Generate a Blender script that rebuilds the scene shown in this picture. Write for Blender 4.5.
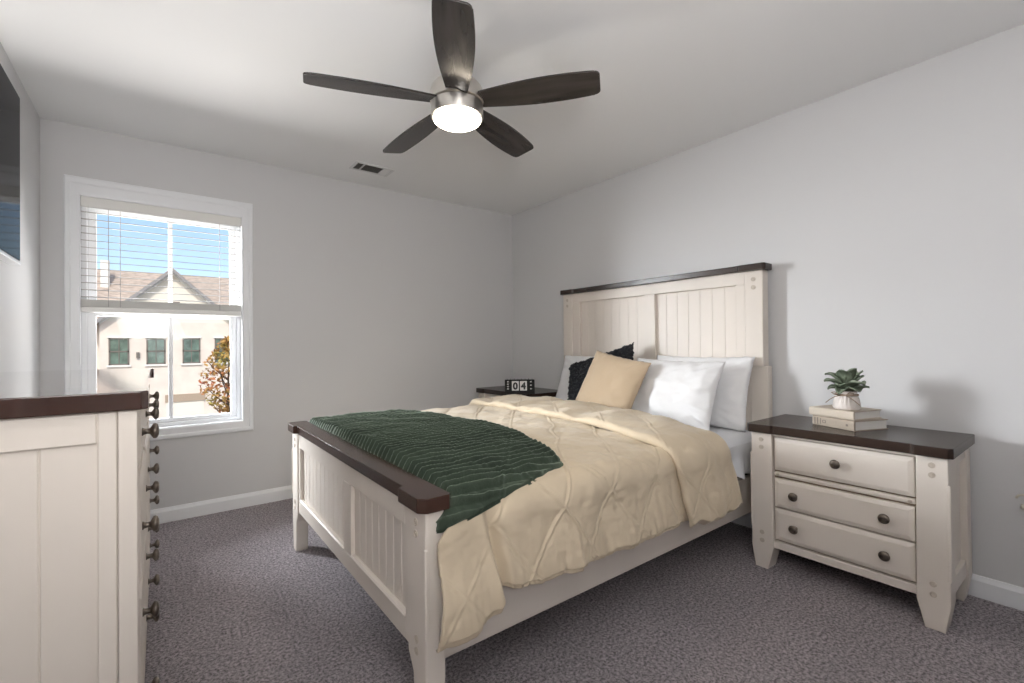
import bpy, bmesh, math, random
from math import sin, cos, pi, radians as R, exp, sqrt
from mathutils import Vector as V, Matrix, noise
random.seed(7)
SC = bpy.context.scene
for o in list(bpy.data.objects): bpy.data.objects.remove(o)
COL = SC.collection

# ------------------------------------------------------------------ camera
cam = bpy.data.objects.new('camera', bpy.data.cameras.new('camera')); COL.objects.link(cam)
F, YAW, PIT, ROL, EYE = 459.85, .6542, .0061, -.0080, 1.1249
fw = V((sin(YAW)*cos(PIT), cos(YAW)*cos(PIT), sin(PIT)))
rt = V((cos(YAW), -sin(YAW), 0)); up = rt.cross(fw)
r2 = rt*cos(ROL)+up*sin(ROL); u2 = up*cos(ROL)-rt*sin(ROL)
cam.matrix_world = Matrix(((r2.x, u2.x, -fw.x, 0), (r2.y, u2.y, -fw.y, 0), (r2.z, u2.z, -fw.z, EYE), (0, 0, 0, 1)))
cam.data.sensor_width = 36; cam.data.lens = 36*F/1024; cam.data.clip_start = .02
SC.camera = cam
# ------------------------------------------------------------------ world, sun, lights, exposure
w = bpy.data.worlds.new('world'); SC.world = w; w.use_nodes = True
nt = w.node_tree; bg = nt.nodes['Background']
sky = nt.nodes.new('ShaderNodeTexSky'); sky.sky_type = 'NISHITA'; sky.sun_disc = False
sky.sun_elevation = R(42); sky.sun_rotation = R(200); sky.air_density = 1.0; sky.dust_density = 1.5
nt.links.new(sky.outputs[0], bg.inputs[0]); bg.inputs[1].default_value = .19
def lamp(name, kind, loc, target, energy, color=(1, 1, 1), **kw):
    l = bpy.data.lights.new(name, kind); l.energy = energy; l.color = color
    for k, v in kw.items(): setattr(l, k, v)
    o = bpy.data.objects.new(name, l); COL.objects.link(o); o.location = loc
    o.rotation_euler = (V(target)-V(loc)).to_track_quat('-Z', 'Y').to_euler(); return o
lamp('sun', 'SUN', (-6, -20, 30), (2, 10, 0), 2.6, (1, .95, .86), angle=R(.6))
lamp('sky_light', 'AREA', (-3.1, 6.2, 2.4), (1.6, 1.2, .9), 3300, (.93, .97, 1), shape='RECTANGLE', size=3.4, size_y=2.6)
lamp('street_bounce', 'AREA', (.4, 5.7, -.6), (.5, 1.7, 2.4), 520, (1, .97, .93), shape='RECTANGLE', size=3.0, size_y=1.6)
lamp('fill_light', 'AREA', (-.1, -.45, 1.45), (.12, .35, 2.44), 45, (1, .98, .96), shape='RECTANGLE', size=.7, size_y=.7)  # added fill behind the camera, aimed at the ceiling; no real lamp there
SC.view_settings.view_transform = 'Standard'; SC.view_settings.look = 'None'
SC.view_settings.exposure = 0.0; SC.view_settings.gamma = 1; SC.view_settings.use_curve_mapping = False

# ------------------------------------------------------------------ materials
def mat(name, col, rough=.5, metal=0, var=0, vscale=4, bump=0, bscale=60, bdist=.002, stretch=None, col2=None, spec=.5, sheen=0, emit=None, estr=0, coat=0, detail=4, subs=0):
    m = bpy.data.materials.new(name); m.use_nodes = True; n = m.node_tree.nodes; L = m.node_tree.links
    b = n['Principled BSDF']; b.inputs['Base Color'].default_value = (*col, 1); b.inputs['Roughness'].default_value = rough
    b.inputs['Metallic'].default_value = metal; b.inputs['Specular IOR Level'].default_value = spec
    if sheen: b.inputs['Sheen Weight'].default_value = sheen; b.inputs['Sheen Roughness'].default_value = .4
    if coat: b.inputs['Coat Weight'].default_value = coat; b.inputs['Coat Roughness'].default_value = .08
    if emit: b.inputs['Emission Color'].default_value = (*emit, 1); b.inputs['Emission Strength'].default_value = estr
    if var or bump:
        tc = n.new('ShaderNodeTexCoord'); mp = n.new('ShaderNodeMapping'); L.new(tc.outputs['Object'], mp.inputs[0])
        if stretch: mp.inputs['Scale'].default_value = stretch
    if var:
        t = n.new('ShaderNodeTexNoise'); t.inputs['Scale'].default_value = vscale; t.inputs['Detail'].default_value = detail
        L.new(mp.outputs[0], t.inputs['Vector'])
        cr = n.new('ShaderNodeValToRGB'); L.new(t.outputs[0], cr.inputs[0])
        c2 = col2 or tuple(c*(1-var) for c in col); c1 = tuple(min(1, c*(1+var*.5)) for c in col) if not col2 else col
        cr.color_ramp.elements[0].position = .32; cr.color_ramp.elements[0].color = (*c2, 1)
        cr.color_ramp.elements[1].position = .68; cr.color_ramp.elements[1].color = (*c1, 1)
        L.new(cr.outputs[0], b.inputs['Base Color'])
    if bump:
        t2 = n.new('ShaderNodeTexNoise'); t2.inputs['Scale'].default_value = bscale; t2.inputs['Detail'].default_value = 3
        L.new(mp.outputs[0], t2.inputs['Vector']); bp = n.new('ShaderNodeBump')
        bp.inputs['Strength'].default_value = bump; bp.inputs['Distance'].default_value = bdist
        L.new(t2.outputs[0], bp.inputs['Height']); L.new(bp.outputs[0], b.inputs['Normal'])
    return m
M = {}
M['wall'] = mat('wall_paint', (.63, .625, .63), .55, bump=.15, bscale=220, bdist=.0006)
M['ceil'] = mat('ceiling_paint', (.86, .86, .86), .8, bump=.15, bscale=200, bdist=.0006)
M['trim'] = mat('trim_paint', (.82, .83, .85), .35)
M['vinyl'] = mat('window_vinyl', (.84, .85, .87), .35)
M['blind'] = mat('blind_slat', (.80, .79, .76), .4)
M['slat'] = mat('slat_shaded', (.42, .40, .38), .5)  # white slats darkened: their backlit shade is put into the colour
M['cord'] = mat('blind_cord', (.45, .42, .42), .7)
M['cream'] = mat('cream_painted_wood', (.74, .675, .61), .42, var=.07, vscale=3, stretch=(1, 1, .25), bump=.12, bscale=40, bdist=.001)
M['cream_y'] = mat('cream_painted_wood_drawers', (.74, .675, .61), .42, var=.07, vscale=3, stretch=(1, .25, 1), bump=.12, bscale=40, bdist=.001)
M['glaze'] = mat('antique_glaze', (.30, .22, .15), .6)
M['peg'] = mat('wood_peg', (.55, .48, .41), .5)
M['dark'] = mat('dark_walnut', (.034, .020, .015), .27, var=.4, vscale=9, stretch=(1, .12, 1), bump=.1, bscale=80, bdist=.0008)
M['darkx'] = mat('dark_walnut_cross', (.044, .021, .015), .22, var=.4, vscale=9, stretch=(1, .15, 1), bump=.06, bscale=80, bdist=.0006)
M['knob'] = mat('pewter_knob', (.20, .17, .145), .34, metal=.9, var=.5, vscale=60)
M['nickel'] = mat('brushed_nickel', (.62, .59, .55), .3, metal=1, bump=.05, bscale=300, bdist=.0005)
M['blade'] = mat('dark_oak_blade', (.040, .034, .032), .27, var=.5, vscale=22, stretch=(.12, 1, 1), bump=.2, bscale=70, bdist=.0008)
M['bulb'] = mat('frosted_glass', (.95, .9, .82), .4, emit=(1, .86, .68), estr=30)
M['duvet'] = mat('beige_cotton', (.60, .50, .365), .75, var=.05, vscale=5, bump=.25, bscale=70, bdist=.002, sheen=.2)
M['throw'] = mat('green_plush', (.034, .052, .033), .9, var=.75, vscale=5, col2=(.014, .025, .015), bump=.5, bscale=140, bdist=.003, sheen=.85)
M['throw'].node_tree.nodes['Principled BSDF'].inputs['Sheen Tint'].default_value = (.62, .75, .60, 1)
M['white'] = mat('white_cotton', (.80, .80, .81), .8, bump=.2, bscale=60, bdist=.002, sheen=.1)
M['sheet'] = mat('white_sheet', (.72, .73, .76), .8, bump=.6, bscale=14, bdist=.012, stretch=(1, 1, .3))
M['beige'] = mat('tan_pillow', (.50, .385, .265), .85, bump=.3, bscale=260, bdist=.0015, sheen=.2)
M['black'] = mat('charcoal_pillow', (.012, .013, .017), .95, bump=.8, bscale=120, bdist=.006, sheen=.05)
M['box'] = mat('box_spring_black', (.015, .015, .017), .9)
M['tv'] = mat('tv_screen', (.008, .008, .010), .10, spec=.12)
M['tvb'] = mat('tv_bezel', (.012, .012, .013), .35)
M['silver'] = mat('silver_plastic', (.75, .76, .78), .3)
M['pot'] = mat('pot_ceramic', (.72, .66, .62), .5)
M['leaf'] = mat('succulent_leaf', (.22, .26, .19), .6, var=.5, vscale=14, col2=(.10, .135, .085))
M['twine'] = mat('twine', (.30, .22, .16), .9)
M['book1'] = mat('cream_book_cloth', (.54, .47, .39), .7, bump=.2, bscale=400, bdist=.0005)
M['book2'] = mat('tan_book_cloth', (.36, .30, .24), .7, bump=.2, bscale=400, bdist=.0005)
M['page'] = mat('page_edges', (.70, .68, .64), .8, bump=.5, bscale=60, bdist=.001, stretch=(1, 1, 30))
M['ink'] = mat('spine_ink', (.16, .13, .11), .7)
M['board'] = mat('cover_board', (.10, .095, .09), .6)
M['clockb'] = mat('black_plastic', (.012, .012, .012), .6, spec=.25)
M['card'] = mat('white_card', (.80, .79, .77), .6)
M['digit'] = mat('black_digit', (.015, .015, .015), .5)
M['vent'] = mat('vent_white', (.72, .72, .72), .5)
M['ventd'] = mat('vent_dark', (.10, .095, .09), .8)
M['grey'] = mat('vent_grey', (.22, .21, .20), .6)
M['fixture'] = mat('pale_metal', (.68, .64, .55), .3, metal=.7)
M['brickw'] = mat('painted_brick', (.80, .71, .63), .85, var=.10, vscale=1.2, bump=.3, bscale=6, bdist=.02)
M['siding'] = mat('gable_siding', (.82, .77, .68), .8)
M['roof'] = mat('shingles', (.52, .43, .36), .9, var=.3, vscale=3, stretch=(1, 3, 3))
M['fascia'] = mat('fascia_grey', (.30, .29, .29), .7)
M['housetrim'] = mat('house_trim', (.82, .80, .76), .7)
M['housewin'] = mat('house_window_frame', (.17, .15, .13), .6)
M['pane'] = mat('house_pane', (.13, .20, .17), .15, var=.5, vscale=2)
M['band'] = mat('garage_lintel', (.42, .33, .25), .8)
M['ground'] = mat('asphalt', (.25, .25, .25), .9)
M['bark'] = mat('bark', (.10, .07, .05), .9)
M['tv'].node_tree.nodes['Principled BSDF'].inputs['IOR'].default_value = 1.14
# carpet
m = bpy.data.materials.new('carpet'); m.use_nodes = True; n = m.node_tree.nodes; L = m.node_tree.links; b = n['Principled BSDF']
b.inputs['Roughness'].default_value = .95; b.inputs['Specular IOR Level'].default_value = .1; b.inputs['Sheen Weight'].default_value = .25
tc = n.new('ShaderNodeTexCoord')
t1 = n.new('ShaderNodeTexNoise'); t1.inputs['Scale'].default_value = 92; t1.inputs['Detail'].default_value = 5; t1.inputs['Roughness'].default_value = .75
t2 = n.new('ShaderNodeTexNoise'); t2.inputs['Scale'].default_value = 2.2; t2.inputs['Detail'].default_value = 3
L.new(tc.outputs['Object'], t1.inputs[0]); L.new(tc.outputs['Object'], t2.inputs[0])
c1 = n.new('ShaderNodeValToRGB'); L.new(t1.outputs[0], c1.inputs[0])
c1.color_ramp.elements[0].position = .39; c1.color_ramp.elements[0].color = (.135, .117, .124, 1)
c1.color_ramp.elements[1].position = .61; c1.color_ramp.elements[1].color = (.70, .62, .665, 1)
c2 = n.new('ShaderNodeValToRGB'); L.new(t2.outputs[0], c2.inputs[0])
c2.color_ramp.elements[0].position = .3; c2.color_ramp.elements[0].color = (.84, .84, .84, 1)
c2.color_ramp.elements[1].position = .7; c2.color_ramp.elements[1].color = (1, 1, 1, 1)
mx = n.new('ShaderNodeMix'); mx.data_type = 'RGBA'; mx.blend_type = 'MULTIPLY'; mx.inputs[0].default_value = 1
L.new(c1.outputs[0], mx.inputs[6]); L.new(c2.outputs[0], mx.inputs[7]); L.new(mx.outputs[2], b.inputs['Base Color'])
bp = n.new('ShaderNodeBump'); bp.inputs['Strength'].default_value = .9; bp.inputs['Distance'].default_value = .02
L.new(t1.outputs[0], bp.inputs['Height']); L.new(bp.outputs[0], b.inputs['Normal']); M['carpet'] = m
# clear window glass
m = bpy.data.materials.new('window_glass'); m.use_nodes = True; n = m.node_tree.nodes; L = m.node_tree.links
n.remove(n['Principled BSDF']); tr = n.new('ShaderNodeBsdfTransparent'); gl = n.new('ShaderNodeBsdfGlossy'); gl.inputs['Roughness'].default_value = 0
fr = n.new('ShaderNodeFresnel'); fr.inputs[0].default_value = 1.12; ms = n.new('ShaderNodeMixShader')
L.new(fr.outputs[0], ms.inputs[0]); L.new(tr.outputs[0], ms.inputs[1]); L.new(gl.outputs[0], ms.inputs[2]); L.new(ms.outputs[0], n['Material Output'].inputs[0]); M['glass'] = m
# autumn leaves: colour by position in the crown
M['autumn'] = mat('autumn_leaves', (.40, .38, .09), .7, var=.5, vscale=.9, col2=(.52, .13, .08), detail=2)

# ------------------------------------------------------------------ mesh helpers
def cbox(bm, x0, x1, y0, y1, z0, z1, c=0, seg=1, rot=None):
    t = bmesh.new(); bmesh.ops.create_cube(t, size=1)
    for v in t.verts: v.co = V(((x0+x1)/2+v.co.x*(x1-x0), (y0+y1)/2+v.co.y*(y1-y0), (z0+z1)/2+v.co.z*(z1-z0)))
    if c: bmesh.ops.bevel(t, geom=t.edges[:], offset=c, segments=seg, profile=.5, affect='EDGES')
    if rot: bmesh.ops.transform(t, matrix=rot, verts=t.verts)
    merge(bm, t)
def merge(bm, t):
    me = bpy.data.meshes.new('tmp'); t.to_mesh(me); t.free(); bm.from_mesh(me); bpy.data.meshes.remove(me)
def prism(bm, pts, axis, a, b, c=0):
    """extrude a polygon along axis ('x','y','z') from a to b; pts in the two other axes in xyz order"""
    t = bmesh.new(); f = {'x': lambda p, k: (k, p[0], p[1]), 'y': lambda p, k: (p[0], k, p[1]), 'z': lambda p, k: (p[0], p[1], k)}[axis]
    lo = [t.verts.new(f(p, a)) for p in pts]; hi = [t.verts.new(f(p, b)) for p in pts]
    t.faces.new(lo); t.faces.new(hi[::-1]); k = len(pts)
    for i in range(k): t.faces.new((lo[i], hi[i], hi[(i+1) % k], lo[(i+1) % k]))
    bmesh.ops.recalc_face_normals(t, faces=t.faces)
    if c: bmesh.ops.bevel(t, geom=t.edges[:], offset=c, segments=2, profile=.5, affect='EDGES')
    merge(bm, t)
def lathe(bm, prof, seg=24, mtx=None, mod=None):
    t = bmesh.new(); rings = []
    for r, z in prof:
        if r < 1e-5: rings.append([t.verts.new((0, 0, z))])
        else: rings.append([t.verts.new(((r+(mod(2*pi*i/seg, z) if mod else 0))*cos(2*pi*i/seg), (r+(mod(2*pi*i/seg, z) if mod else 0))*sin(2*pi*i/seg), z)) for i in range(seg)])
    for a, b in zip(rings, rings[1:]):
        for i in range(seg):
            j = (i+1) % seg
            if len(a) == 1 and len(b) == 1: continue
            if len(a) == 1: t.faces.new((a[0], b[i], b[j]))
            elif len(b) == 1: t.faces.new((a[i], b[0], a[j]))
            else: t.faces.new((a[i], b[i], b[j], a[j]))
    for ring in (rings[0], rings[-1]):
        if len(ring) > 1: t.faces.new(ring)
    bmesh.ops.recalc_face_normals(t, faces=t.faces)
    if mtx: bmesh.ops.transform(t, matrix=mtx, verts=t.verts)
    merge(bm, t)
def tube(bm, pts, r, seg=8, r1=None):
    t = bmesh.new(); pts = [V(p) for p in pts]; rings = []
    for i, p in enumerate(pts):
        d = (pts[min(i+1, len(pts)-1)]-pts[max(i-1, 0)]).normalized()
        a = d.orthogonal().normalized() if i == 0 else (a-d*a.dot(d)).normalized()
        bb = d.cross(a); rr = r if r1 is None else r+(r1-r)*i/(len(pts)-1)
        rings.append([t.verts.new(p+(a*cos(2*pi*k/seg)+bb*sin(2*pi*k/seg))*rr) for k in range(seg)])
    for A, B in zip(rings, rings[1:]):
        for k in range(seg): t.faces.new((A[k], A[(k+1) % seg], B[(k+1) % seg], B[k]))
    t.faces.new(rings[0][::-1]); t.faces.new(rings[-1]); bmesh.ops.recalc_face_normals(t, faces=t.faces); merge(bm, t)
def obj(name, bm, mt, parent=None, smooth=False, angle=35, loc=None):
    me = bpy.data.meshes.new(name); bm.to_mesh(me); bm.free()
    me.materials.append(mt if not isinstance(mt, str) else M[mt])
    if smooth:
        for p in me.polygons: p.use_smooth = True
        if angle < 180: me.set_sharp_from_angle(angle=R(angle))
    o = bpy.data.objects.new(name, me); COL.objects.link(o); o.parent = parent
    if loc: o.location = loc
    return o
def B(): return bmesh.new()
def tag(o, label, cat, group=None, kind=None):
    if label: o['label'] = label
    if cat: o['category'] = cat
    if group: o['group'] = group
    if kind: o['kind'] = kind
    return o
def thing(name, loc, label, cat, group=None, rz=0):
    o = bpy.data.objects.new(name, None); COL.objects.link(o); o.location = loc; o.rotation_euler = (0, 0, rz); o.empty_display_size = .1
    return tag(o, label, cat, group)
def struct(name, bm, mt, parent=None, label=None, **kw):
    o = obj(name, bm, mt, parent, **kw); o['kind'] = 'structure'
    if label: o['label'] = label
    return o
def boxobj(name, mt, parent, *a, c=0, **kw):
    b = B(); cbox(b, *a, c=c); return obj(name, b, mt, parent, **kw)
def dup(root, loc, label, rz=0):
    r = root.copy(); COL.objects.link(r); r.location = loc; r.rotation_euler = (0, 0, rz); r['label'] = label
    for ch in list(root.children):
        c = ch.copy(); COL.objects.link(c); c.parent = r
        for g in list(ch.children):
            d = g.copy(); COL.objects.link(d); d.parent = c
    return r
def grid(fn, nu, nv, closed=False):
    b = B(); g = [[b.verts.new(fn(i/(nu-1), j/(nv-1))) for j in range(nv)] for i in range(nu)]
    for i in range(nu-1):
        for j in range(nv-1): b.faces.new((g[i][j], g[i+1][j], g[i+1][j+1], g[i][j+1]))
    return b

# ------------------------------------------------------------------ room shell
XL, XR, YB, YF, H = -.538, 2.855, 3.711, -1.25, 2.44
WX0, WX1, WZ0, WZ1 = -.378, .467, .600, 2.035      # window opening
def fl():
    b = grid(lambda u, v: (XL+u*(XR-XL), YF+v*(YB-YF), 0), 280, 400)
    for v in b.verts: v.co.z = .004*noise.noise(v.co*70)+.003*noise.noise(v.co*150)
    return b
struct('floor', fl(), 'carpet', label='grey purple cut pile carpet across the bedroom floor', smooth=True, angle=180)
boxobj('subfloor', 'ceil', None, XL-.12, XR+.12, YF-.12, YB+.15, -.12, -.02)['kind'] = 'structure'
def S(name, mt, *a, **k):
    o = boxobj(name, mt, None, *a, **k); o['kind'] = 'structure'; return o
S('ceiling', 'ceil', XL-.12, XR+.12, YF-.12, YB+.15, H, H+.12)
S('wall_left', 'wall', XL-.12, XL, YF-.12, YB+.15, -.02, H)
S('wall_right', 'wall', XR, XR+.12, YF-.12, YB+.15, -.02, H)
S('wall_front', 'wall', XL, XR, YF-.12, YF, -.02, H)
b = B()
cbox(b, XL, WX0, YB, YB+.15, -.02, H); cbox(b, WX1, XR, YB, YB+.15, -.02, H)
cbox(b, WX0, WX1, YB, YB+.15, -.02, WZ0); cbox(b, WX0, WX1, YB, YB+.15, WZ1, H)
bmesh.ops.remove_doubles(b, verts=b.verts, dist=1e-5); struct('wall_back', b, 'wall')
bprof = lambda s: [(0, 0), (s*.014, 0), (s*.014, .072), (s*.009, .084), (s*.006, .094), (0, .094)]
b = B(); prism(b, [(YB+p[0], p[1]) for p in bprof(-1)], 'x', XL+.014, XR-.014); struct('baseboard_back', b, 'trim')
b = B(); prism(b, [(XR+p[0], p[1]) for p in bprof(-1)], 'y', YF, YB); struct('baseboard_right', b, 'trim')
b = B(); prism(b, [(XL+p[0], p[1]) for p in bprof(1)], 'y', YF, YB); struct('baseboard_left', b, 'trim')

# ------------------------------------------------------------------ window
wroot = bpy.data.objects.new('window_1', None); COL.objects.link(wroot); wroot.location = (.0445, YB, WZ0); wroot['kind'] = 'structure'
wroot['label'] = 'white single-hung window with picture-frame casing in the back wall'
def W(name, mt, boxes, c=.002, smooth=False):
    b = B()
    for a in boxes:
        cbox(b, a[0]-.0445, a[1]-.0445, a[2]-YB, a[3]-YB, a[4]-WZ0, a[5]-WZ0, c=c)
    return obj(name, b, mt, wroot)
def frame4(x0, x1, z0, z1, wd, y0, y1): # four rails of a frame around an inner rect
    return [(x0-wd, x0, y0, y1, z0-wd, z1+wd), (x1, x1+wd, y0, y1, z0-wd, z1+wd), (x0, x1, y0, y1, z1, z1+wd), (x0, x1, y0, y1, z0-wd, z0)]
# moulded casing, mitred: stepped profile
b = B()
def casing():
    prof = [(0, 0), (0, -.012), (.010, -.016), (.040, -.017), (.046, -.022), (.062, -.022), (.068, -.018), (.070, 0)]
    cs = []
    for (sx, sz, cx, cz) in ((-1, -1, WX0+.008, WZ0+.008), (1, -1, WX1-.008, WZ0+.008), (1, 1, WX1-.008, WZ1-.008), (-1, 1, WX0+.008, WZ1-.008)):
        kz = 1.58 if sz > 0 else 1.08
        cs.append([b.verts.new((cx+sx*p[0]-.0445, p[1], cz+sz*p[0]*kz-WZ0)) for p in prof])
    for i in range(4):
        A, C = cs[i], cs[(i+1) % 4]
        for k in range(len(prof)-1): b.faces.new((A[k], A[k+1], C[k+1], C[k]))
    bmesh.ops.recalc_face_normals(b, faces=b.faces)
casing(); obj('casing', b, 'trim', wroot)
W('jamb', 'trim', frame4(WX0+.004, WX1-.004, WZ0+.004, WZ1-.004, .004, YB-.005, YB+.15), c=0)
W('window_frame', 'vinyl', frame4(WX0+.03, WX1-.03, WZ0+.028, WZ1-.028, .026, YB+.075, YB+.145))
gx0, gx1 = -.308, .400
W('lower_sash', 'vinyl', [(WX0+.03, gx0, YB+.085, YB+.112, WZ0+.028, 1.375), (gx1, WX1-.03, YB+.085, YB+.112, WZ0+.028, 1.375), (gx0, gx1, YB+.085, YB+.112, WZ0+.028, .655), (gx0, gx1, YB+.085, YB+.112, 1.318, 1.375)])
W('upper_sash', 'vinyl', [(WX0+.03, gx0, YB+.114, YB+.14, 1.33, WZ1-.028), (gx1, WX1-.03, YB+.114, YB+.14, 1.33, WZ1-.028), (gx0, gx1, YB+.114, YB+.14, 1.33, 1.372), (gx0, gx1, YB+.114, YB+.14, WZ1-.075, WZ1-.028)])
W('muntin', 'vinyl', [(.048, .072, YB+.09, YB+.107, .655, 1.318)]); W('muntin', 'vinyl', [(.048, .072, YB+.118, YB+.136, 1.372, WZ1-.075)])
W('glass', 'glass', [(gx0-.005, gx1+.005, YB+.0975, YB+.0985, .65, 1.32)], c=0); W('glass', 'glass', [(gx0-.005, gx1+.005, YB+.1265, YB+.1275, 1.37, WZ1-.07)], c=0)

# ------------------------------------------------------------------ blind
bl = thing('window_blind', (.0445, YB+.03, WZ1), 'white slatted blind half lowered inside the window', 'blind')
def Bl(name, mt, *a, c=.001): return boxobj(name, mt, bl, a[0]-.0445, a[1]-.0445, a[2]-YB-.03, a[3]-YB-.03, a[4]-WZ1, a[5]-WZ1, c=c)
BX0, BX1 = WX0+.008, WX1-.008
Bl('valance', 'blind', BX0, BX1, YB+.002, YB+.012, 1.966, 2.030, c=.003)
Bl('headrail', 'blind', BX0, BX1, YB+.014, YB+.062, 1.985, 2.030)
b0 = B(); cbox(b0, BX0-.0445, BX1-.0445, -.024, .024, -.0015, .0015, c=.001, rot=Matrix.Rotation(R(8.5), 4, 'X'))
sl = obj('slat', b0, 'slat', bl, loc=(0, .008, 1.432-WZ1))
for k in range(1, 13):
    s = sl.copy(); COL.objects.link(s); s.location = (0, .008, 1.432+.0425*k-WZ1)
b = B()
for k in range(9): cbox(b, BX0-.0445, BX1-.0445, -.016, .032, 1.374+k*.0046-WZ1, 1.3775+k*.0046-WZ1, c=.001)
obj('slat_stack', b, 'blind', bl)
Bl('bottom_rail', 'blind', BX0, BX1, YB+.010, YB+.066, 1.338, 1.372, c=.004)
for x in (-.245, -.19, .33):
    b = B(); tube(b, [(x-.0445, -.021, 1.372-WZ1), (x-.0445, -.021, 1.975-WZ1)], .0016, 6); obj('ladder_cord', b, 'cord', bl)

# ------------------------------------------------------------------ bed
FX0, FX1 = .590, .652           # footboard posts outer / inner x
BY0, BY1 = 1.175, 2.800         # footboard ends
bed = thing('bed', (1.7, 2.0, 0), 'cream farmhouse bed frame with dark wood capped headboard and footboard', 'bed')
O = V((1.7, 2.0, 0))
def bb(*a, c=0, b=None): cbox(b, a[0]-O.x, a[1]-O.x, a[2]-O.y, a[3]-O.y, a[4], a[5], c=c)
def bpart(name, mt, *boxes, c=.003, parent=bed):
    b = B()
    for a in boxes: bb(*a, c=c, b=b)
    return obj(name, b, mt, parent)
def planks(x0, x1, y0, y1, z0, z1, wd):
    n = max(1, round((y1-y0)/wd)); w_ = (y1-y0)/n; return [(x0, x1, y0+k*w_, y0+(k+1)*w_, z0, z1) for k in range(n)]
def peg(parent, x, y, z, axis='x', s=-1, r=.011):
    b = B(); m_ = Matrix.Translation((x, y, z)) @ (Matrix.Rotation(R(-90 if s < 0 else 90), 4, 'Y') if axis == 'x' else Matrix.Rotation(R(90), 4, 'X'))
    lathe(b, [(r, 0), (r, .0022), (r*.8, .003), (r*.7, .0012), (r*.5, .0012), (r*.42, .003), (0, .003)], 16, m_)
    return obj('peg', b, 'peg', parent)
# footboard posts with tapered feet and a stopped chamfer
fb = bpart('footboard', 'cream', (FX0+.006, FX1-.004, BY0+.150, BY1-.150, .575, .655), (FX0+.006, FX1-.004, BY0+.150, BY1-.150, .225, .292),
           (FX0+.006, FX1-.004, BY0+.119, BY0+.150, .225, .655), (FX0+.006, FX1-.004, BY1-.150, BY1-.119, .225, .655), (FX0+.006, FX1-.004, 1.83, 1.915, .292, .575), c=.0015)
for (y0, y1) in ((BY0+.150, 1.83), (1.915, BY1-.150)):
    b = B()
    for a in planks(FX0+.022, FX1-.012, y0-.004, y1+.004, .285, .585, .066): bb(a[0], a[1], a[2]+.001, a[3]-.001, a[4], a[5], c=.0032, b=b)
    bb(FX0+.028, FX1-.02, y0-.004, y1+.004, .285, .585, b=b)
    obj('beadboard_panel', b, 'cream', fb)
    b = B(); bb(FX0+.002, FX0+.026, y0-.002, y1+.002, .288, .302, c=.005, b=b); obj('moulding', b, 'cream', fb)
def foot_post(y0, y1, s):
    b = B(); yi, yo = (y1, y0) if s < 0 else (y0, y1)
    prism(b, [(yo-O.y, .655), (yi-O.y, .655), (yi-O.y, .215), (yi-O.y+(-.035 if s < 0 else .035), .165), (yi-O.y+(-.04 if s < 0 else .04), 0), (yo-O.y+(.018 if s < 0 else -.018), 0), (yo-O.y, .17)], 'x', FX0-O.x, FX1-O.x, c=.005)
    o = obj('foot_post', b, 'cream', bed)
    for z in (.612, .578, .272, .238): peg(o, FX0-O.x, (y0+y1)/2-O.y, z)
    b = B(); cbox(b, FX0-.0035-O.x, FX0+.008-O.x, (yo-O.y)+(-.004 if s < 0 else -.008), (yo-O.y)+(.008 if s < 0 else .004), .30, .55, c=.003); obj('chamfer_strip', b, 'cream', o)
foot_post(BY0, BY0+.12, -1); foot_post(BY1-.12, BY1, 1)
def cap_poly(x0, x1, y0, y1, blk, d, ch):
    """plan outline of a cap whose end blocks stand proud by d on the x0 side"""
    return [(x0-d+ch, y0), (x1-ch*.5, y0), (x1, y0+ch*.5), (x1, y1-ch*.5), (x1-ch*.5, y1), (x0-d+ch, y1), (x0-d, y1-ch), (x0-d, y1-blk), (x0, y1-blk-.012), (x0, y0+blk+.012), (x0-d, y0+blk), (x0-d, y0+ch)]
b = B(); prism(b, [(p[0]-O.x, p[1]-O.y) for p in cap_poly(FX0-.006, FX1+.016, BY0-.018, BY1+.018, .15, .018, .022)], 'z', .655, .697, c=.003)
obj('footboard_cap', b, 'darkx', bed)
# side rails and slat legs
for (y0, y1) in ((1.222, 1.250), (2.752, 2.780)): bpart('side_rail', 'cream', (FX1-.01, 2.72, y0, y1, .185, .385), c=.004)
bpart('support_beam', 'box', (FX1, 2.72, 1.99, 2.03, .235, .29))
for x in (1.25, 2.1): bpart('leg', 'cream', (x-.025, x+.025, 1.985, 2.035, 0, .235))
# headboard
HX0, HX1 = 2.762, 2.815; HY0, HY1 = 1.220, 2.870
hb = bpart('headboard', 'cream', (HX0+.004, HX1, HY0+.104, HY1-.104, 1.470, 1.545), (HX0+.004, HX1, 1.955, 2.045, 1.0, 1.470), (HX0+.004, HX1, HY0+.104, HY0+.160, 1.0, 1.470), (HX0+.004, HX1, HY1-.185, HY1-.104, 1.0, 1.470),
           (HX0+.004, HX1, HY0+.08, HY1-.08, .965, 1.0), (HX0+.020, HX1, HY0+.06, HY1-.06, .22, .966), c=.0015)
for (y0, y1) in ((HY0+.160, 1.955), (2.045, HY1-.185)):
    b = B()
    for a in planks(HX0+.028, HX1-.002, y0-.003, y1+.003, .995, 1.475, .082): bb(*a, c=.0022, b=b)
    obj('beadboard_panel', b, 'cream', hb)
for (y0, y1, s) in ((HY0, HY0+.105, -1), (HY1-.105, HY1, 1)):
    b = B(); bb(HX0-.004, HX1+.012, y0, y1, .985, 1.545, c=.004, b=b)
    e0, e1 = (y0-.016, y1-.02) if s < 0 else (y0+.02, y1+.016)
    bb(HX0+.014, HX1+.018, e0, e1, 0, .988, c=.005, b=b)
    o = obj('head_post', b, 'cream', bed)
    for z in (1.495, 1.447): peg(o, HX0-.004-O.x, (y0+y1)/2-O.y, z, r=.013)
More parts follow.
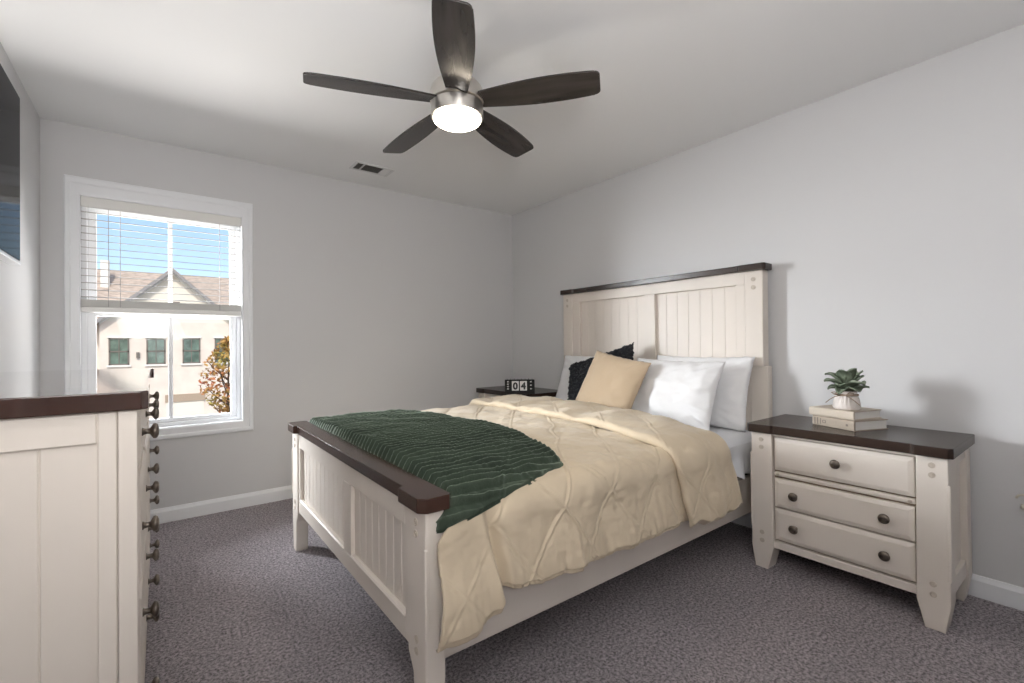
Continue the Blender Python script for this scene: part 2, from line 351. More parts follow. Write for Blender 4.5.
b = B(); prism(b, [(p[0]-O.x, p[1]-O.y) for p in cap_poly(HX0-.022, XR-.018, HY0-.022, HY1+.018, .15, .012, .016)], 'z', 1.545, 1.582, c=.004)
obj('headboard_cap', b, 'dark', bed)

# box spring and mattress
b = B(); cbox(b, FX1+.012-1.7, HX0+.01-1.7, 1.262-2.0, 2.740-2.0, .298, .425, c=.02, seg=2)
bs = obj('box_spring', b, 'box', loc=(1.7, 2, 0), smooth=True); tag(bs, 'black box spring showing below the mattress at the head end', 'box spring')
def mattress():
    x0, x1, y0, y1, z0, z1, r = FX1+.050, HX0-.012, 1.212, 2.788, .432, .618, .055
    b = B(); cbox(b, x0-1.7, x1-1.7, y0-2, y1-2, z0, z1, c=r, seg=5); return b
mt_ = obj('mattress', mattress(), 'sheet', loc=(1.7, 2, 0), smooth=True, angle=60); tag(mt_, 'mattress in a white fitted sheet, bare beside the pillows', 'mattress')
# hanging edge of the fitted sheet near the head
def shf(u, v):
    x = 1.95+u*(HX0-.03-1.95); z = .590-v*(.590-(.425+.012*sin(x*17)+.008*sin(x*41)))
    y = 1.209-.007-(.010+.008*v)*(sin(x*31+v*2.2)+.6*sin(x*57+1.3+v))*v-.004*v
    return (x-1.7, y-2, z)
so = obj('sheet_hem', grid(shf, 90, 20), 'sheet', mt_, smooth=True, angle=180)
md = so.modifiers.new('s', 'SOLIDIFY'); md.thickness = .003

# ------------------------------------------------------------------ duvet (draped surface)
YN, YFAR, RR = 1.150, 2.850, .085
def ztop(y):
    t = (y-2.0)/.80
    return .702-(.050*min(1.2, -t)**2.2 if t < 0 else .016*min(1.2, t)**4)
def hem(x):
    pts = [(.55, .295), (.64, .292), (.70, .302), (.80, .335), (.845, .388), (.865, .375), (.90, .362), (1.07, .354), (1.27, .350), (1.5, .348), (1.82, .352), (1.94, .335), (2.25, .325)]
    for (a, p), (c, q) in zip(pts, pts[1:]):
        if a <= x <= c: return p+(q-p)*(x-a)/(c-a)
    return pts[0][1] if x < .55 else pts[-1][1]
S_DROP = .33
ARC = RR*pi/2
ZE = ztop(YN+RR)
def drape(x, s):
    """s<0: near side drop (-1..0 -> hem..edge), 0..ARC arc, then top, then far arc/drop; s in metres from near edge start of arc"""
    topw = (YFAR-RR)-(YN+RR)
    if s < 0:
        z = ZE-RR+s
        k = min(1, -s/.3); bul = .032*sin(k*pi*.6)**2
        fo = exp(-((x-.68)/.16)**2); bul += fo*.018*k
        return V((x, YN-bul, z))
    if s < ARC:
        t = s/RR; return V((x, YN+RR-RR*cos(t), ZE-RR+RR*sin(t)))
    s2 = s-ARC
    if s2 < topw:
        y = YN+RR+s2; return V((x, y, ztop(y)))
    s3 = s2-topw; zf = ztop(YFAR-RR)
    if s3 < ARC:
        t = s3/RR; return V((x, YFAR-RR+RR*sin(t), zf-RR+RR*cos(t)))
    return V((x, YFAR, zf-RR-(s3-ARC)))
TOPW = (YFAR-RR)-(YN+RR); SMAX = ARC*2+TOPW+.25
def dnorm(x, s):
    e = .004; a = drape(x+e, s)-drape(x-e, s); c = drape(x, s+e)-drape(x, s-e)
    n_ = a.cross(c); n_.normalize(); return n_
def near(t, p, w_): return exp(-((t-p)/w_)**2)
def dwr(x, s):
    """relief of the duvet: soft wrinkles, puffed diamonds and pintuck ridges, gathers on the hanging side"""
    P = V((x*3.1, s*3.1, 1.7)); h = .007*noise.noise(P)+.007*noise.noise(P*2.4)+.0045*noise.noise(V((P.x*7+P.y*2, P.y*4, 3)))+.0022*noise.noise(V((P.x*9, P.y*15, 8)))
    wx = x+.02*noise.noise(V((x*5, s*5, 4))); ws = s+.02*noise.noise(V((x*5, s*5, 9)))
    p = .27; u = (wx+ws*.8)/p; v = (wx-ws*.8)/p
    du = abs(u-round(u))*p; dv = abs(v-round(v))*p; d = min(du, dv)
    mk = .35+.65*max(0, min(1, .6+1.6*noise.noise(V((x*2.3, s*2.3, 6)))))
    h +=   .0042*mk*exp(-(d/.0045)**2)-.0030*mk*exp(-((d-.013)/.007)**2)+.003*min(1, d/.07)
    if s < .12:
        k = min(1, (.12-s)/.35)
        h += k*k*.006*noise.noise(V((x*45, s*5, 15)))+k*.75*(.010*sin(x*13+2.2*noise.noise(V((x*4, s*3, 2))))+.010*noise.noise(V((x*11, s*2.5, 5)))+.003*noise.noise(V((x*40, s*7, 5))))
        h += -.045*min(1, k*1.9)*near(x+.16*(s+.25), .842, .018)+.018*min(1, k*1.5)*near(x+.1*(s+.1), .80, .03)
    return h
def duvet(u, v):
    # v across the bed, u along it
    nd = .20
    f = v/nd if v < nd else 1
    s = (v-nd)/(1-nd)*SMAX if v >= nd else 0
    x0 = .614+.058*max(0, min(1, (s-.0)/.06)); x = x0+u*(2.20-x0)
    if v < nd:
        if f < .5: x -= .022*(1-f/.5)*(1-u)**6
        z_h = hem(x)+.004*sin(x*43)+.004*noise.noise(V((x*22, 0, 3))); s0 = -(ZE-RR-z_h); s = s0*(1-f)
    n_ = dnorm(x, s); hh = dwr(x, s)
    if v < .012: hh -= .010
    if s > .06: hh -= .03*max(0, 1-(x-.672)/.05)*min(1, (s-.06)/.06)
    return drape(x, s)+n_*(hh+.006)-V((1.4, 2, 0))
dv = obj('duvet', grid(duvet, 400, 420), 'duvet', loc=(1.4, 2, 0), smooth=True, angle=180)
md = dv.modifiers.new('s', 'SOLIDIFY'); md.thickness = .012; md.offset = -1
tag(dv, 'beige pintucked duvet spread over the bed and hanging over its side', 'duvet')
def xc(s):
    pts = [(-.40, 1.835), (-.28, 1.825), (-.10, 1.79), (0.05, 1.765), (.2, 1.76), (.45, 1.79), (1.0, 1.785), (1.5, 1.80), (2.2, 1.81)]
    for (a, p), (c, q) in zip(pts, pts[1:]):
        if a <= s <= c:
            t = (s-a)/(c-a); t = t*t*(3-2*t); return p+(q-p)*t
    return pts[0][1] if s < -.4 else pts[-1][1]
def fold(u, v):
    nd = .22
    if v < nd: s = -(ZE-RR-.328-.010*sin(u*9)-.006*sin(u*31))*(1-v/nd)
    else: s = (v-nd)/(1-nd)*(SMAX-.03)
    a = xc(s)+.010*noise.noise(V((s*6, 0, 2))); e = a+.43; r = .018+.005*noise.noise(V((s*5, 1, 2)))
    if u < .2:                                        # the rolled front edge overhanging the crease
        th = u/.2*pi; x = a-r*sin(th)*1.1; h = r*(1-cos(th)); pr = u/.2
    else:
        t = (u-.2)/.8; x = a+t*(e-a); pr = 1 if t < .8 else max(0, 1-((t-.8)/.2)**2)**.5
        h = 2*r*(.25+.75*pr)+.012*sin(pi*t)*pr
    n_ = dnorm(x, s)
    h += .9*dwr(x+.3, s+.11)*pr+pr*.005*(sin(s*30+3*sin(u*3+s*5))+.5*noise.noise(V((x*8, s*30, 2))))*max(0, min(1, (s+.05)/.3))
    if v < .02: h *= .3+.7*v/.02
    return drape(x, s)+n_*(h+.004)-V((1.4, 2, 0))
fd = obj('folded_edge', grid(fold, 110, 360), 'duvet', dv, smooth=True, angle=180)

# ------------------------------------------------------------------ green throw
def throw(u, v):
    # v along bed width (near -> far), u from foot to head
    s_far = ARC*2+TOPW+.06
    xe0 = 1.125
    s_n0 = -.005
    # near hem climbs slightly toward the corner
    sA = .022+.135*u**1.25
    s = sA+v*(s_far-sA)
    t = v
    edge = 1.205+.125*(1-(1-min(1, t/.28))**2)-.11*max(0, (t-.5)/.5)**1.3
    xs = .622+.052*max(0, min(1, (s-.06)/.06)); x = xs+u*(edge-xs)
    x += .010*sin(s*9+1)*u
    wob = .010*noise.noise(V((x*5, s*5, 11)))+.004*noise.noise(V((x*17, s*17, 12)))
    per = .037; ph = (s+wob*1.2)/per
    ridge = max(0, sin(2*pi*ph))**.6
    far = max(0, min(1, (s-.75)/.5))
    amp = .026*(1-.60*far)*min(1, v/.035)*min(1, (1-u)/.05)
    h = .017+amp*ridge-.035*max(0, 1-u/.03)+.9*max(-.01, dwr(x, s))*.7+.006*noise.noise(V((x*7, s*7, 3)))+.002*noise.noise(V((x*50, s*50, 3)))
    if u > .985 or v < .004: h -= .012
    return drape(x, s)+dnorm(x, s)*h-V((.9, 2, 0))
to = obj('throw_blanket', grid(throw, 110, 760), 'throw', loc=(.9, 2, 0), smooth=True, angle=180)
md = to.modifiers.new('s', 'SOLIDIFY'); md.thickness = .006; md.offset = -1
tag(to, 'dark green ribbed plush throw across the foot of the bed', 'blanket')

# ------------------------------------------------------------------ pillows
def pillow(name, w_, h_, t_, c, tau, roll, mt, label, cat, wr=.008, seed=0, yaw=0, fuzz=0, group=None, sag=0, n_=44, ear=.05, flange=0):
    def sheet(sgn):
        def f(u, v):
            a, q = 2*u-1, 2*v-1
            px = a*(1-.5*ear*(1-abs(a)**4)*0 - ear*(1-q*q)*abs(a)**2); py = q*(1-ear*(1-a*a)*abs(q)**2)
            e = max(0, (1-abs(a)**2.6))**.62*max(0, (1-abs(q)**2.6))**.62
            P = V((a*1.6+seed*3.1, q*1.6, sgn*1.3+seed))
            z = sgn*e*t_/2*(1+.12*q*-1*sag)
            edge = min(1, (1-abs(a))*6, (1-abs(q))*6)
            z += wr*edge*(noise.noise(P*1.6)+.5*noise.noise(P*3.7))*1.2
            # radial creases near corners
            cr = (abs(a)*abs(q))**2; z += wr*edge*cr*1.6*sin(18*math.atan2(abs(q)-.35, abs(a)-.2)+seed)
            X, Y = px*w_/2, py*h_/2
            if fuzz: z += fuzz*edge*noise.noise(V((X*75, Y*75, seed)))*sgn; X += fuzz*.6*noise.noise(V((X*60, Y*60, seed+5))); Y += fuzz*.6*noise.noise(V((X*60, Y*60, seed+8)))
            X += .004*noise.noise(V((a*3, q*9, seed))); Y += .004*noise.noise(V((a*9, q*3, seed))); 
            Y -= sag*.03*(1-a*a)*(q > 0)*q
            return V((X, Y, z))
        return f
    b = B(); g = []
    for sgn in (1, -1):
        f = sheet(sgn); G = [[b.verts.new(f(i/n_, j/n_)) for j in range(n_+1)] for i in range(n_+1)]
        for i in range(n_):
            for j in range(n_):
                q = (G[i][j], G[i+1][j], G[i+1][j+1], G[i][j+1]); b.faces.new(q if sgn > 0 else q[::-1])
    bmesh.ops.remove_doubles(b, verts=b.verts, dist=.0012)
    o = obj(name, b, mt, smooth=True, angle=180)
    ex = V((0, -1, 0)); ey = V((sin(tau), 0, cos(tau))); ez = ex.cross(ey)
    m3 = Matrix((ex, ey, ez)).transposed() @ Matrix.Rotation(roll, 3, 'Z')
    m3 = Matrix.Rotation(yaw, 3, 'Z') @ m3
    o.matrix_world = Matrix.Translation(c) @ m3.to_4x4()
    tag(o, label, cat, group); return o
pillow('pillow', .66, .44, .12, (2.672, 1.585, .832), R(16), R(0), 'white', 'white bed pillow leaning on the headboard, closest to the nightstand with books', 'pillow', seed=3, group='white bed pillows', wr=.010)
pillow('pillow', .62, .43, .15, (2.505, 1.668, .824), R(24), R(-1), 'white', 'white bed pillow standing in front of another white pillow', 'pillow', seed=5, group='white bed pillows', wr=.012)
pillow('pillow', .64, .44, .12, (2.640, 2.480, .828), R(20), R(1), 'white', 'white bed pillow half hidden behind the charcoal pillow, on the window side', 'pillow', seed=8, group='white bed pillows', wr=.010)
pillow('throw_pillow',   .58, .45, .11, (2.505, 2.245, .858), R(28), R(19), 'black', 'fuzzy charcoal throw pillow tucked behind the tan one', 'pillow', seed=11, fuzz=.034, wr=.006, n_=70)
pillow('throw_pillow', .49, .45, .13, (2.365, 2.030, .838), R(24), R(-10), 'beige', 'plain tan square throw pillow leaning in front of the charcoal pillow', 'pillow', seed=14, wr=.006)

# ------------------------------------------------------------------ knobs
def knob_bm(s=1.0):
    b = B()
    lathe(b, [(0, 0), (.010*s, 0), (.011*s, .002*s), (.008*s, .005*s), (.0065*s, .012*s), (.0075*s, .017*s), (.013*s, .020*s), (.0195*s, .024*s), (.0205*s, .028*s), (.018*s, .0325*s), (.010*s, .0355*s), (0, .036*s)], 20)
    return b
def add_knob(parent, loc, face):
    b = knob_bm(1.0 if face < 0 else 1.0)
    bmesh.ops.transform(b, matrix=Matrix.Translation(loc) @ Matrix.Rotation(R(-90 if face < 0 else 90), 4, 'Y'), verts=b.verts)
    return obj('knob', b, 'knob', parent, smooth=True, angle=50)
def drawer_front(parent, x, y0, y1, z0, z1, face):
    """raised field drawer front; face -1 looks to -X, +1 to +X"""
    b = B(); e = .016; t = .016
    t_ = bmesh.new()
    ring0 = [(x, y0, z0), (x, y1, z0), (x, y1, z1), (x, y0, z1)]
    xa = x+face*.006; xb = x+face*t
    L_ = []
    for xx, k in ((x-face*.02, 0), (x+face*.008, 0), (x+face*.010, .003), (xb-face*.001, e), (xb, e+.004)):
        L_.append([t_.verts.new((xx, yy, zz)) for yy, zz in ((y0+k, z0+k), (y1-k, z0+k), (y1-k, z1-k), (y0+k, z1-k))])
    for A, C in zip(L_, L_[1:]):
        for i in range(4): t_.faces.new((A[i], A[(i+1) % 4], C[(i+1) % 4], C[i]))
    t_.faces.new(L_[-1]); t_.faces.new(L_[0][::-1]); bmesh.ops.recalc_face_normals(t_, faces=t_.faces); merge(b, t_)
    return obj('drawer', b, 'cream_y', parent)

# ------------------------------------------------------------------ nightstands (front faces -X, origin at back centre on the floor)
def make_nightstand(loc, label):
    t = thing('nightstand', loc, label, 'nightstand', 'cream three-drawer nightstands')
    b = B(); prism(b, cap_poly(-.452, 0, -.385, .385, .115, .010, .014), 'z', .675, .716, c=.003); obj('top', b, 'dark', t)
    b = B(); cbox(b, -.405, -.012, -.345, .345, .115, .675); obj('carcass', b, 'glaze', t)
    for s in (-1, 1):
        for (x0, x1, nm) in ((-.440, -.350, 'f'), (-.080, -.004, 'b')):
            b = B(); y0, y1 = .272, .368
            prism(b, [(s*y0, .675), (s*y1, .675), (s*(y1+.003), .105), (s*(y1-.014), 0), (s*(y0+.022), 0), (s*(y0-.003), .105)], 'x', x0, x1, c=.004)
            o = obj('leg', b, 'cream', t)
            if nm == 'f':
                for z in (.640, .602, .178, .138): peg(o, -.440, s*(y0+y1)/2, z)
                b = B(); cbox(b, x0-.002, x0+.010, s*y1-.006, s*y1+.006, .20, .57, c=.003); obj('chamfer_strip', b, 'cream', o)
        b = B(); cbox(b, -.36, -.07, s*.340-.006, s*.340+.006, .17, .62); obj('side_panel', b, 'cream', t)
        for z0, z1 in ((.615, .674), (.110, .180)):
            b = B(); cbox(b, -.36, -.07, s*.352-.010, s*.352+.010, z0, z1, c=.003); obj('side_rail', b, 'cream', t)
    for z0, z1 in ((.662, .676), (.112, .148)):
        b = B(); cbox(b, -.428, -.40, -.272, .272, z0, z1, c=.002); obj('face_rail', b, 'cream_y', t)
    b = B(); cbox(b, -.424, -.40, -.268, .268, .4675, .489, c=.005); o = obj('moulding', b, 'cream_y', t)
    for s in (-1, 1): peg(o, -.424, s*.250, .478, r=.007)
    for z0, z1, ks in ((.498, .657, (0,)), (.318, .458, (-.172, .172)), (.157, .311, (-.172, .172))):
        d = drawer_front(t, -.415, -.265, .265, z0, z1, -1)
        for ky in ks: add_knob(d, (-.430, ky, (z0+z1)/2+.004), -1)
    return t
NS_X = 2.828
ns = make_nightstand((NS_X, .752, 0), 'cream nightstand with dark top holding books and a potted succulent')
ns2 = dup(ns, (NS_X, 3.275, 0), 'cream nightstand in the far corner with a small black calendar on it')
NZ = .716

# ------------------------------------------------------------------ books, plant
def book(loc, rz, wd, ln, ht, cm, label, marks, group='books on the nightstand'):
    """spine along local -X side running in Y; page ends at -Y and +Y"""
    t = thing('book', loc, label, 'book', group, rz=rz)
    b = B(); cbox(b, .004, wd-.006, -ln/2+.005, ln/2-.005, .004, ht-.004); obj('pages', b, 'page', t)
    b = B(); cbox(b, 0, wd, -ln/2, ln/2, 0, .0035, c=.0008); cbox(b, 0, wd, -ln/2, ln/2, ht-.0035, ht, c=.0008)
    prism(b, [(-.004, .002), (-.0065, ht*.3), (-.0065, ht*.7), (-.004, ht-.002), (.0, ht), (.004, ht-.001), (.004, .001), (0, 0)], 'y', -ln/2, ln/2)
    c_ = obj('cover', b, cm, t)
    for (y0, y1, z0, z1) in marks:
        boxobj('spine_print', 'ink', c_, -.0078, -.0060, y0, y1, z0*ht, z1*ht)
    return t
bk = book((2.5425, .810, NZ), R(-22), .205, .21, .046, M['book2'], 'thick tan hardback lying at the bottom of the pair under the plant', [(.088, .092, .15, .85), (.073, .077, .15, .85), (.058, .061, .2, .8), (.034, .048, .60, .66), (.034, .048, .36, .42), (.032, .035, .38, .64), (.047, .050, .38, .64), (-.078, -.068, .42, .62)])
bk2 = book((2.556, .822, NZ+.0462), R(-16), .198, .21, .040, M['book1'], 'cream hardback with a plain spine directly under the plant pot', [])
pl = thing('potted_succulent', (2.600, .772, NZ+.0866), 'small green succulent in a ribbed cream pot tied with twine', 'plant')
b = B(); lathe(b, [(0, 0), (.046, 0), (.052, .004), (.054, .012), (.052, .030), (.046, .056), (.040, .072), (.039, .080), (.044, .088), (.040, .088), (.034, .074), (0, .074)], 96, mod=lambda a, z: .0028*sin(20*a+z*170) if .01 < z < .066 else 0)
obj('pot', b, 'pot', pl, smooth=True, angle=50)
b = B(); lathe(b, [(.0445, .066), (.048, .068), (.048, .073), (.0445, .075)], 32)
for s in (-1, 1):
    tube(b, [(-.046, .01*s, .071), (-.058, .030*s, .085), (-.056, .045*s, .082), (-.050, .035*s, .072), (-.047, .012*s, .070)], .0022, 6)
    tube(b, [(-.047, .006*s, .070), (-.058, .030*s, .062), (-.060, .052*s, .046), (-.058, .068*s, .030)], .002, 6)
obj('twine_bow', b, 'twine', pl, smooth=True, angle=180)
b = B(); lathe(b, [(0, .068), (.040, .072), (.036, .080), (0, .086)], 16); obj('soil', b, 'bark', pl, smooth=True)
def leaf(az, el, ln, wd, curl, twist):
    def f(u, v):
        a = 2*v-1; w_ = wd*(max(0, sin(pi*min(1, .06+.94*u**1.35)))**.75)+.002
        x = z = 0; n_ = 8
        for k in range(n_):                       # the midrib rises, then arches outward
            t = u*(k+.5)/n_; e = el-curl*t*t*1.6; x += cos(e)*u*ln/n_; z += sin(e)*u*ln/n_
        z += .30*w_*a*a*(1-.4*u)+.004*sin(5*u+9*a+az*3); y = a*w_/2+.01*twist*u
        return V((x*cos(az)-y*sin(az), x*sin(az)+y*cos(az), z+.080))
    o = obj('leaf', grid(f, 14, 8), 'leaf', pl, smooth=True, angle=180); md = o.modifiers.new('s', 'SOLIDIFY'); md.thickness = .002; return o
for ring, (cnt, el, ln, wd) in enumerate(((6, 30, .095, .058), (7, 52, .110, .060), (6, 68, .122, .056), (4, 82, .125, .048))):
    for i in range(cnt):
        leaf(2*pi*i/cnt+ring*.5+random.uniform(-.2, .2), R(el+random.uniform(-9, 9)), ln*random.uniform(.85, 1.12), wd*random.uniform(.85, 1.15), random.uniform(.3, 1.1), random.uniform(-1, 1))

# ------------------------------------------------------------------ desk calendar on the far nightstand
cl = thing('flip_calendar', (2.405, 3.035, NZ), 'small black desk flip calendar reading 04 on the far nightstand', 'calendar', rz=R(-37))
# front face looks to local -Y
b = B(); prism(b, [(-.035, 0), (.035, 0), (.012, .112), (-.012, .112)], 'x', -.125, .125, c=.002); obj('stand', b, 'clockb', cl)
def face_pt(x, z): return V((x, -.035+.023*z/.112-.0015, z))
def plate(name, x0, x1, z0, z1, mt, parent, off=.0):
    t = bmesh.new(); d = V((0, -1, .205)).normalized()
    vs = [face_pt(x, z)+d*off for x, z in ((x0, z0), (x1, z0), (x1, z1), (x0, z1))]
    f = [t.verts.new(v) for v in vs]; g = [t.verts.new(v-d*.002) for v in vs]
    t.faces.new(f); t.faces.new(g[::-1])
    for i in range(4): t.faces.new((f[i], g[i], g[(i+1) % 4], f[(i+1) % 4]))
    bmesh.ops.recalc_face_normals(t, faces=t.faces); return obj(name, t, mt, parent)
for x0, x1, ch in ((-.066, -.008, '0'), (.002, .060, '4')):
    c_ = plate('card', x0, x1, .022, .100, 'card', cl, .001)
    cu = bpy.data.curves.new('digit', 'FONT'); cu.body = ch; cu.size = .078; cu.align_x = 'CENTER'; cu.extrude = .0006; cu.offset = .0035
    tmp = bpy.data.objects.new('tmp', cu); COL.objects.link(tmp); bpy.context.view_layer.update()
    me = bpy.data.meshes.new_from_object(tmp.evaluated_get(bpy.context.evaluated_depsgraph_get())); bpy.data.objects.remove(tmp)
    me.materials.append(M['digit']); o = bpy.data.objects.new('digit', me); COL.objects.link(o); o.parent = c_
    o.location = face_pt((x0+x1)/2, .034)+V((0, -.0022, 0)); o.rotation_euler = (R(90)-math.atan2(.023, .112), 0, 0)
for cx, rows in ((-.098, 4), (.094, 3)):
    c_ = plate('side_card', cx-.022, cx+.022, .018, .102, 'clockb', cl, .0012)
    for r_ in range(rows):
        z = .032+r_*(.058/(rows-1)); plate('letter', cx-.007, cx+.007, z, z+.003, 'card', c_, .002); plate('letter', cx-.007, cx-.003, z, z+.009, 'card', c_, .002); plate('letter', cx-.006, cx+.007, z+.006, z+.009, 'card', c_, .002)
for i in range(8):
    x = -.105+i*.030
    b = B(); tube(b, [(x, .009*cos(a), .112+.009*sin(a)) for a in [2*pi*k/10 for k in range(11)]], .0013, 6); obj('ring', b, 'clockb', cl, smooth=True, angle=180)

# ------------------------------------------------------------------ dresser (front faces +X)
DY0, DY1, DZ = 1.345, 2.80, 1.026
dr = thing('dresser', (-.28, (DY0+DY1)/2, 0), 'cream dresser with glossy dark top and many pewter knobs under the television', 'dresser')
DO = V((-.28, (DY0+DY1)/2, 0))
def D(name, mt, *boxes, c=.003, parent=dr):
    b = B()
    for a in boxes: cbox(b, a[0]-DO.x, a[1]-DO.x, a[2]-DO.y, a[3]-DO.y, a[4], a[5], c=c)
    return obj(name, b, mt, parent)
DBK, DFR = -.518, -.040
poly = [(-x-DO.x*0, y) for x, y in cap_poly(0, 0, 0, 0, 0, 0, 0)]
cp = cap_poly(.030, .520, DY0-.012, DY1+.012, .13, .010, .014)      # outline measured towards -X, mirrored
b = B(); prism(b, [(-p[0]-DO.x, p[1]-DO.y) for p in cp], 'z', DZ-.042, DZ, c=.003); 
m_top = mat('polished_dark_top', (.050, .017, .010), .07, var=.4, vscale=9, stretch=(1, .12, 1), coat=1, spec=.8)
obj('top', b, m_top, dr)
D('carcass', 'glaze', (DBK, DFR-.025, DY0+.03, DY1-.03, .10, DZ-.042), c=0)
for y0, y1 in ((DY0+.004, DY0+.06), (DY1-.06, DY1-.004)):
    for x0, x1 in ((DFR-.034, DFR), (DBK, DBK+.05)):
        b = B(); prism(b, [(y0-DO.y, DZ-.042), (y1-DO.y, DZ-.042), (y1-DO.y, .13), (y1-.012-DO.y, 0), (y0+.012-DO.y, 0), (y0-DO.y, .13)], 'x', x0-DO.x, x1-DO.x, c=.003); obj('leg', b, 'cream', dr)
for yy, s in ((DY0, -1), (DY1, 1)):
    ya, yb_ = (yy+.008, yy+.03) if s < 0 else (yy-.03, yy-.008)
    ep = D('end_frame', 'cream', (DFR-.069, DFR-.035, ya, yb_, .12, DZ-.042), (DBK+.05, DBK+.085, ya, yb_, .12, DZ-.042), (DBK+.08, DFR-.069, ya, yb_, DZ-.112, DZ-.042), (DBK+.08, DFR-.069, ya, yb_, .12, .20), c=.003)
    yc, yd = (yy+.018, yy+.034) if s < 0 else (yy-.034, yy-.018)
    D('end_panel', 'cream', *[(x0, x0+.094, yc, yd, .19, DZ-.10) for x0 in (-.200, -.294, -.388, -.482)], c=.003, parent=dr)
ym = (DY0+DY1)/2
for y0, y1, z0, z1 in ((ym-.022, ym+.022, .11, DZ-.056), (DY0+.05, DY1-.05, .10, .145), (DY0+.05, DY1-.05, DZ-.056, DZ-.042)): D('face_rail', 'cream', (DFR-.03, DFR-.006, y0, y1, z0, z1))
for y0, y1 in ((DY0+.062, ym-.023), (ym+.023, DY1-.062)): D('moulding', 'cream_y', (DFR-.03, DFR-.008, y0, y1, .786, .812), c=.005)
for (z0, z1) in ((.832, .972), (.548, .770), (.336, .536), (.150, .324)):
    for (y0, y1) in ((DY0+.065, ym-.026), (ym+.026, DY1-.065)):
        d = drawer_front(dr, DFR-.012-DO.x, y0-DO.y, y1-DO.y, z0, z1, 1)
        for ky in (y0+.12, y1-.12): add_knob(d, (DFR+.003-DO.x, ky-DO.y, (z0+z1)/2+.004), 1)

# ------------------------------------------------------------------ television on left wall
TX = -.452
tv = thing('television', (XL, 2.11, 1.82), 'black flat screen television mounted high on the left wall', 'television')
def T(name, mt, *a, c=.002): return boxobj(name, mt, tv, a[0]-XL, a[1]-XL, a[2]-2.11, a[3]-2.11, a[4]-1.82, a[5]-1.82, c=c)
T('housing', 'tvb', TX-.036, TX-.002, 1.50, 2.728, 1.470, 2.160, c=.004)
T('screen', 'tv', TX-.004, TX, 1.508, 2.720, 1.484, 2.152, c=.001)
T('lower_trim', 'silver', TX-.034, TX+.002, 1.502, 2.726, 1.466, 1.480, c=.002)
T('wall_mount', 'tvb', XL, TX-.034, 1.95, 2.27, 1.65, 1.97)

# ------------------------------------------------------------------ ceiling fan
FC = V((1.065, 1.78, H))
fan = thing('ceiling_fan', FC, 'five blade dark wood ceiling fan with brushed nickel body and lit lamp', 'ceiling fan')
b = B(); lathe(b, [(0, 0), (.072, 0), (.074, -.010), (.068, -.035), (.045, -.052), (.016, -.058), (0, -.058)], 40); obj('canopy', b, 'nickel', fan, smooth=True, angle=40)
b = B(); tube(b, [(0, 0, -.05), (0, 0, -.13)], .0125, 16); obj('downrod', b, 'nickel', fan, smooth=True)
b = B(); lathe(b, [(0, -.112), (.030, -.112), (.060, -.124), (.096, -.146), (.114, -.168), (.120, -.190), (.120, -.232), (.114, -.236), (0, -.236)], 56); obj('motor_housing', b, 'nickel', fan, smooth=True, angle=40)
b = B(); lathe(b, [(0, -.237), (.108, -.237), (.116, -.240), (.117, -.292), (.115, -.298), (.106, -.299), (.104, -.292), (0, -.292)], 56); obj('light_ring', b, 'nickel', fan, smooth=True, angle=40)
b = B(); lathe(b, [(0, -.294), (.105, -.294), (.1065, -.302), (.104, -.310), (.092, -.318), (.066, -.324), (.030, -.327), (0, -.328)], 56); obj('lamp_diffuser', b, 'bulb', fan, smooth=True, angle=180)
def blade_bm():
    pts = []; N = 22
    def wid(t): return (.047+.030*sin(min(1, t/.62)*pi/2) if t < .62 else .077-.012*((t-.62)/.38)**2)
    r0, r1 = .100, .632
    top = []; bot = []
    for i in range(N+1):
        t = i/N; x = r0+(r1-r0)*t; w_ = wid(t)
        top.append((x, w_)); bot.append((x, -w_*.96))
    # rounded tip corners
    def rc(p, q, s): return p
    tip = []
    (xt, yt), (xb, yb) = top[-1], bot[-1]
    for a in range(0, 91, 15): tip.append((xt-.022+.022*sin(R(a)), yt-.022+.022*cos(R(a))))
    for a in range(90, 181, 15): tip.append((xb-.022+.022*sin(R(a)), yb+.022+.022*cos(R(a))))
    out = top[:-1]+tip+bot[:-1][::-1]
    b = B(); prism(b, out, 'z', -.004, .004, c=.0015)
    return b
bl0 = None
for i in range(5):
    a = R(-50.2)+i*2*pi/5
    if bl0 is None: o = bl0 = obj('blade', blade_bm(), 'blade', fan)
    else: o = bl0.copy(); COL.objects.link(o)
    o.matrix_local = Matrix.Translation((0, 0, -.226)) @ Matrix.Rotation(R(-1.8), 4, V((sin(YAW), cos(YAW), 0))) @ Matrix.Rotation(a, 4, 'Z') @ Matrix.Rotation(R(1.0), 4, 'Y') @ Matrix.Rotation(R(-12), 4, 'X')

# ------------------------------------------------------------------ ceiling vent
vt = thing('ceiling_vent', (1.26, 3.335, H), 'white rectangular air vent in the ceiling near the back wall', 'vent')
b = B()
for a in ((-.145, -.125, -.08, .08), (.125, .145, -.08, .08), (-.125, .125, -.08, -.062), (-.125, .125, .062, .08), (-.082, -.070, -.062, .062), (.064, .076, -.062, .062)): cbox(b, a[0], a[1], a[2], a[3], -.008, 0, c=.002)
obj('frame', b, 'vent', vt)
boxobj('duct_opening', 'ventd', vt, -.126, .126, -.063, .063, -.0012, -.0002)
def lv(x0, x1, tilt, mt):
    b = B(); n_ = 9
    for k in range(n_):
        y = -.055+.110*k/(n_-1); m_ = Matrix.Translation(((x0+x1)/2, y, -.004)) @ Matrix.Rotation(R(tilt), 4, 'X')
        cbox(b, -(x1-x0)/2, (x1-x0)/2, -.0045, .0045, -.0006, .0006, rot=m_)
    return obj('louvre', b, mt, vt)
lv(-.125, -.082, 30, 'grey'); lv(-.070, .064, 30, 'grey'); lv(.076, .125, -30, 'vent')

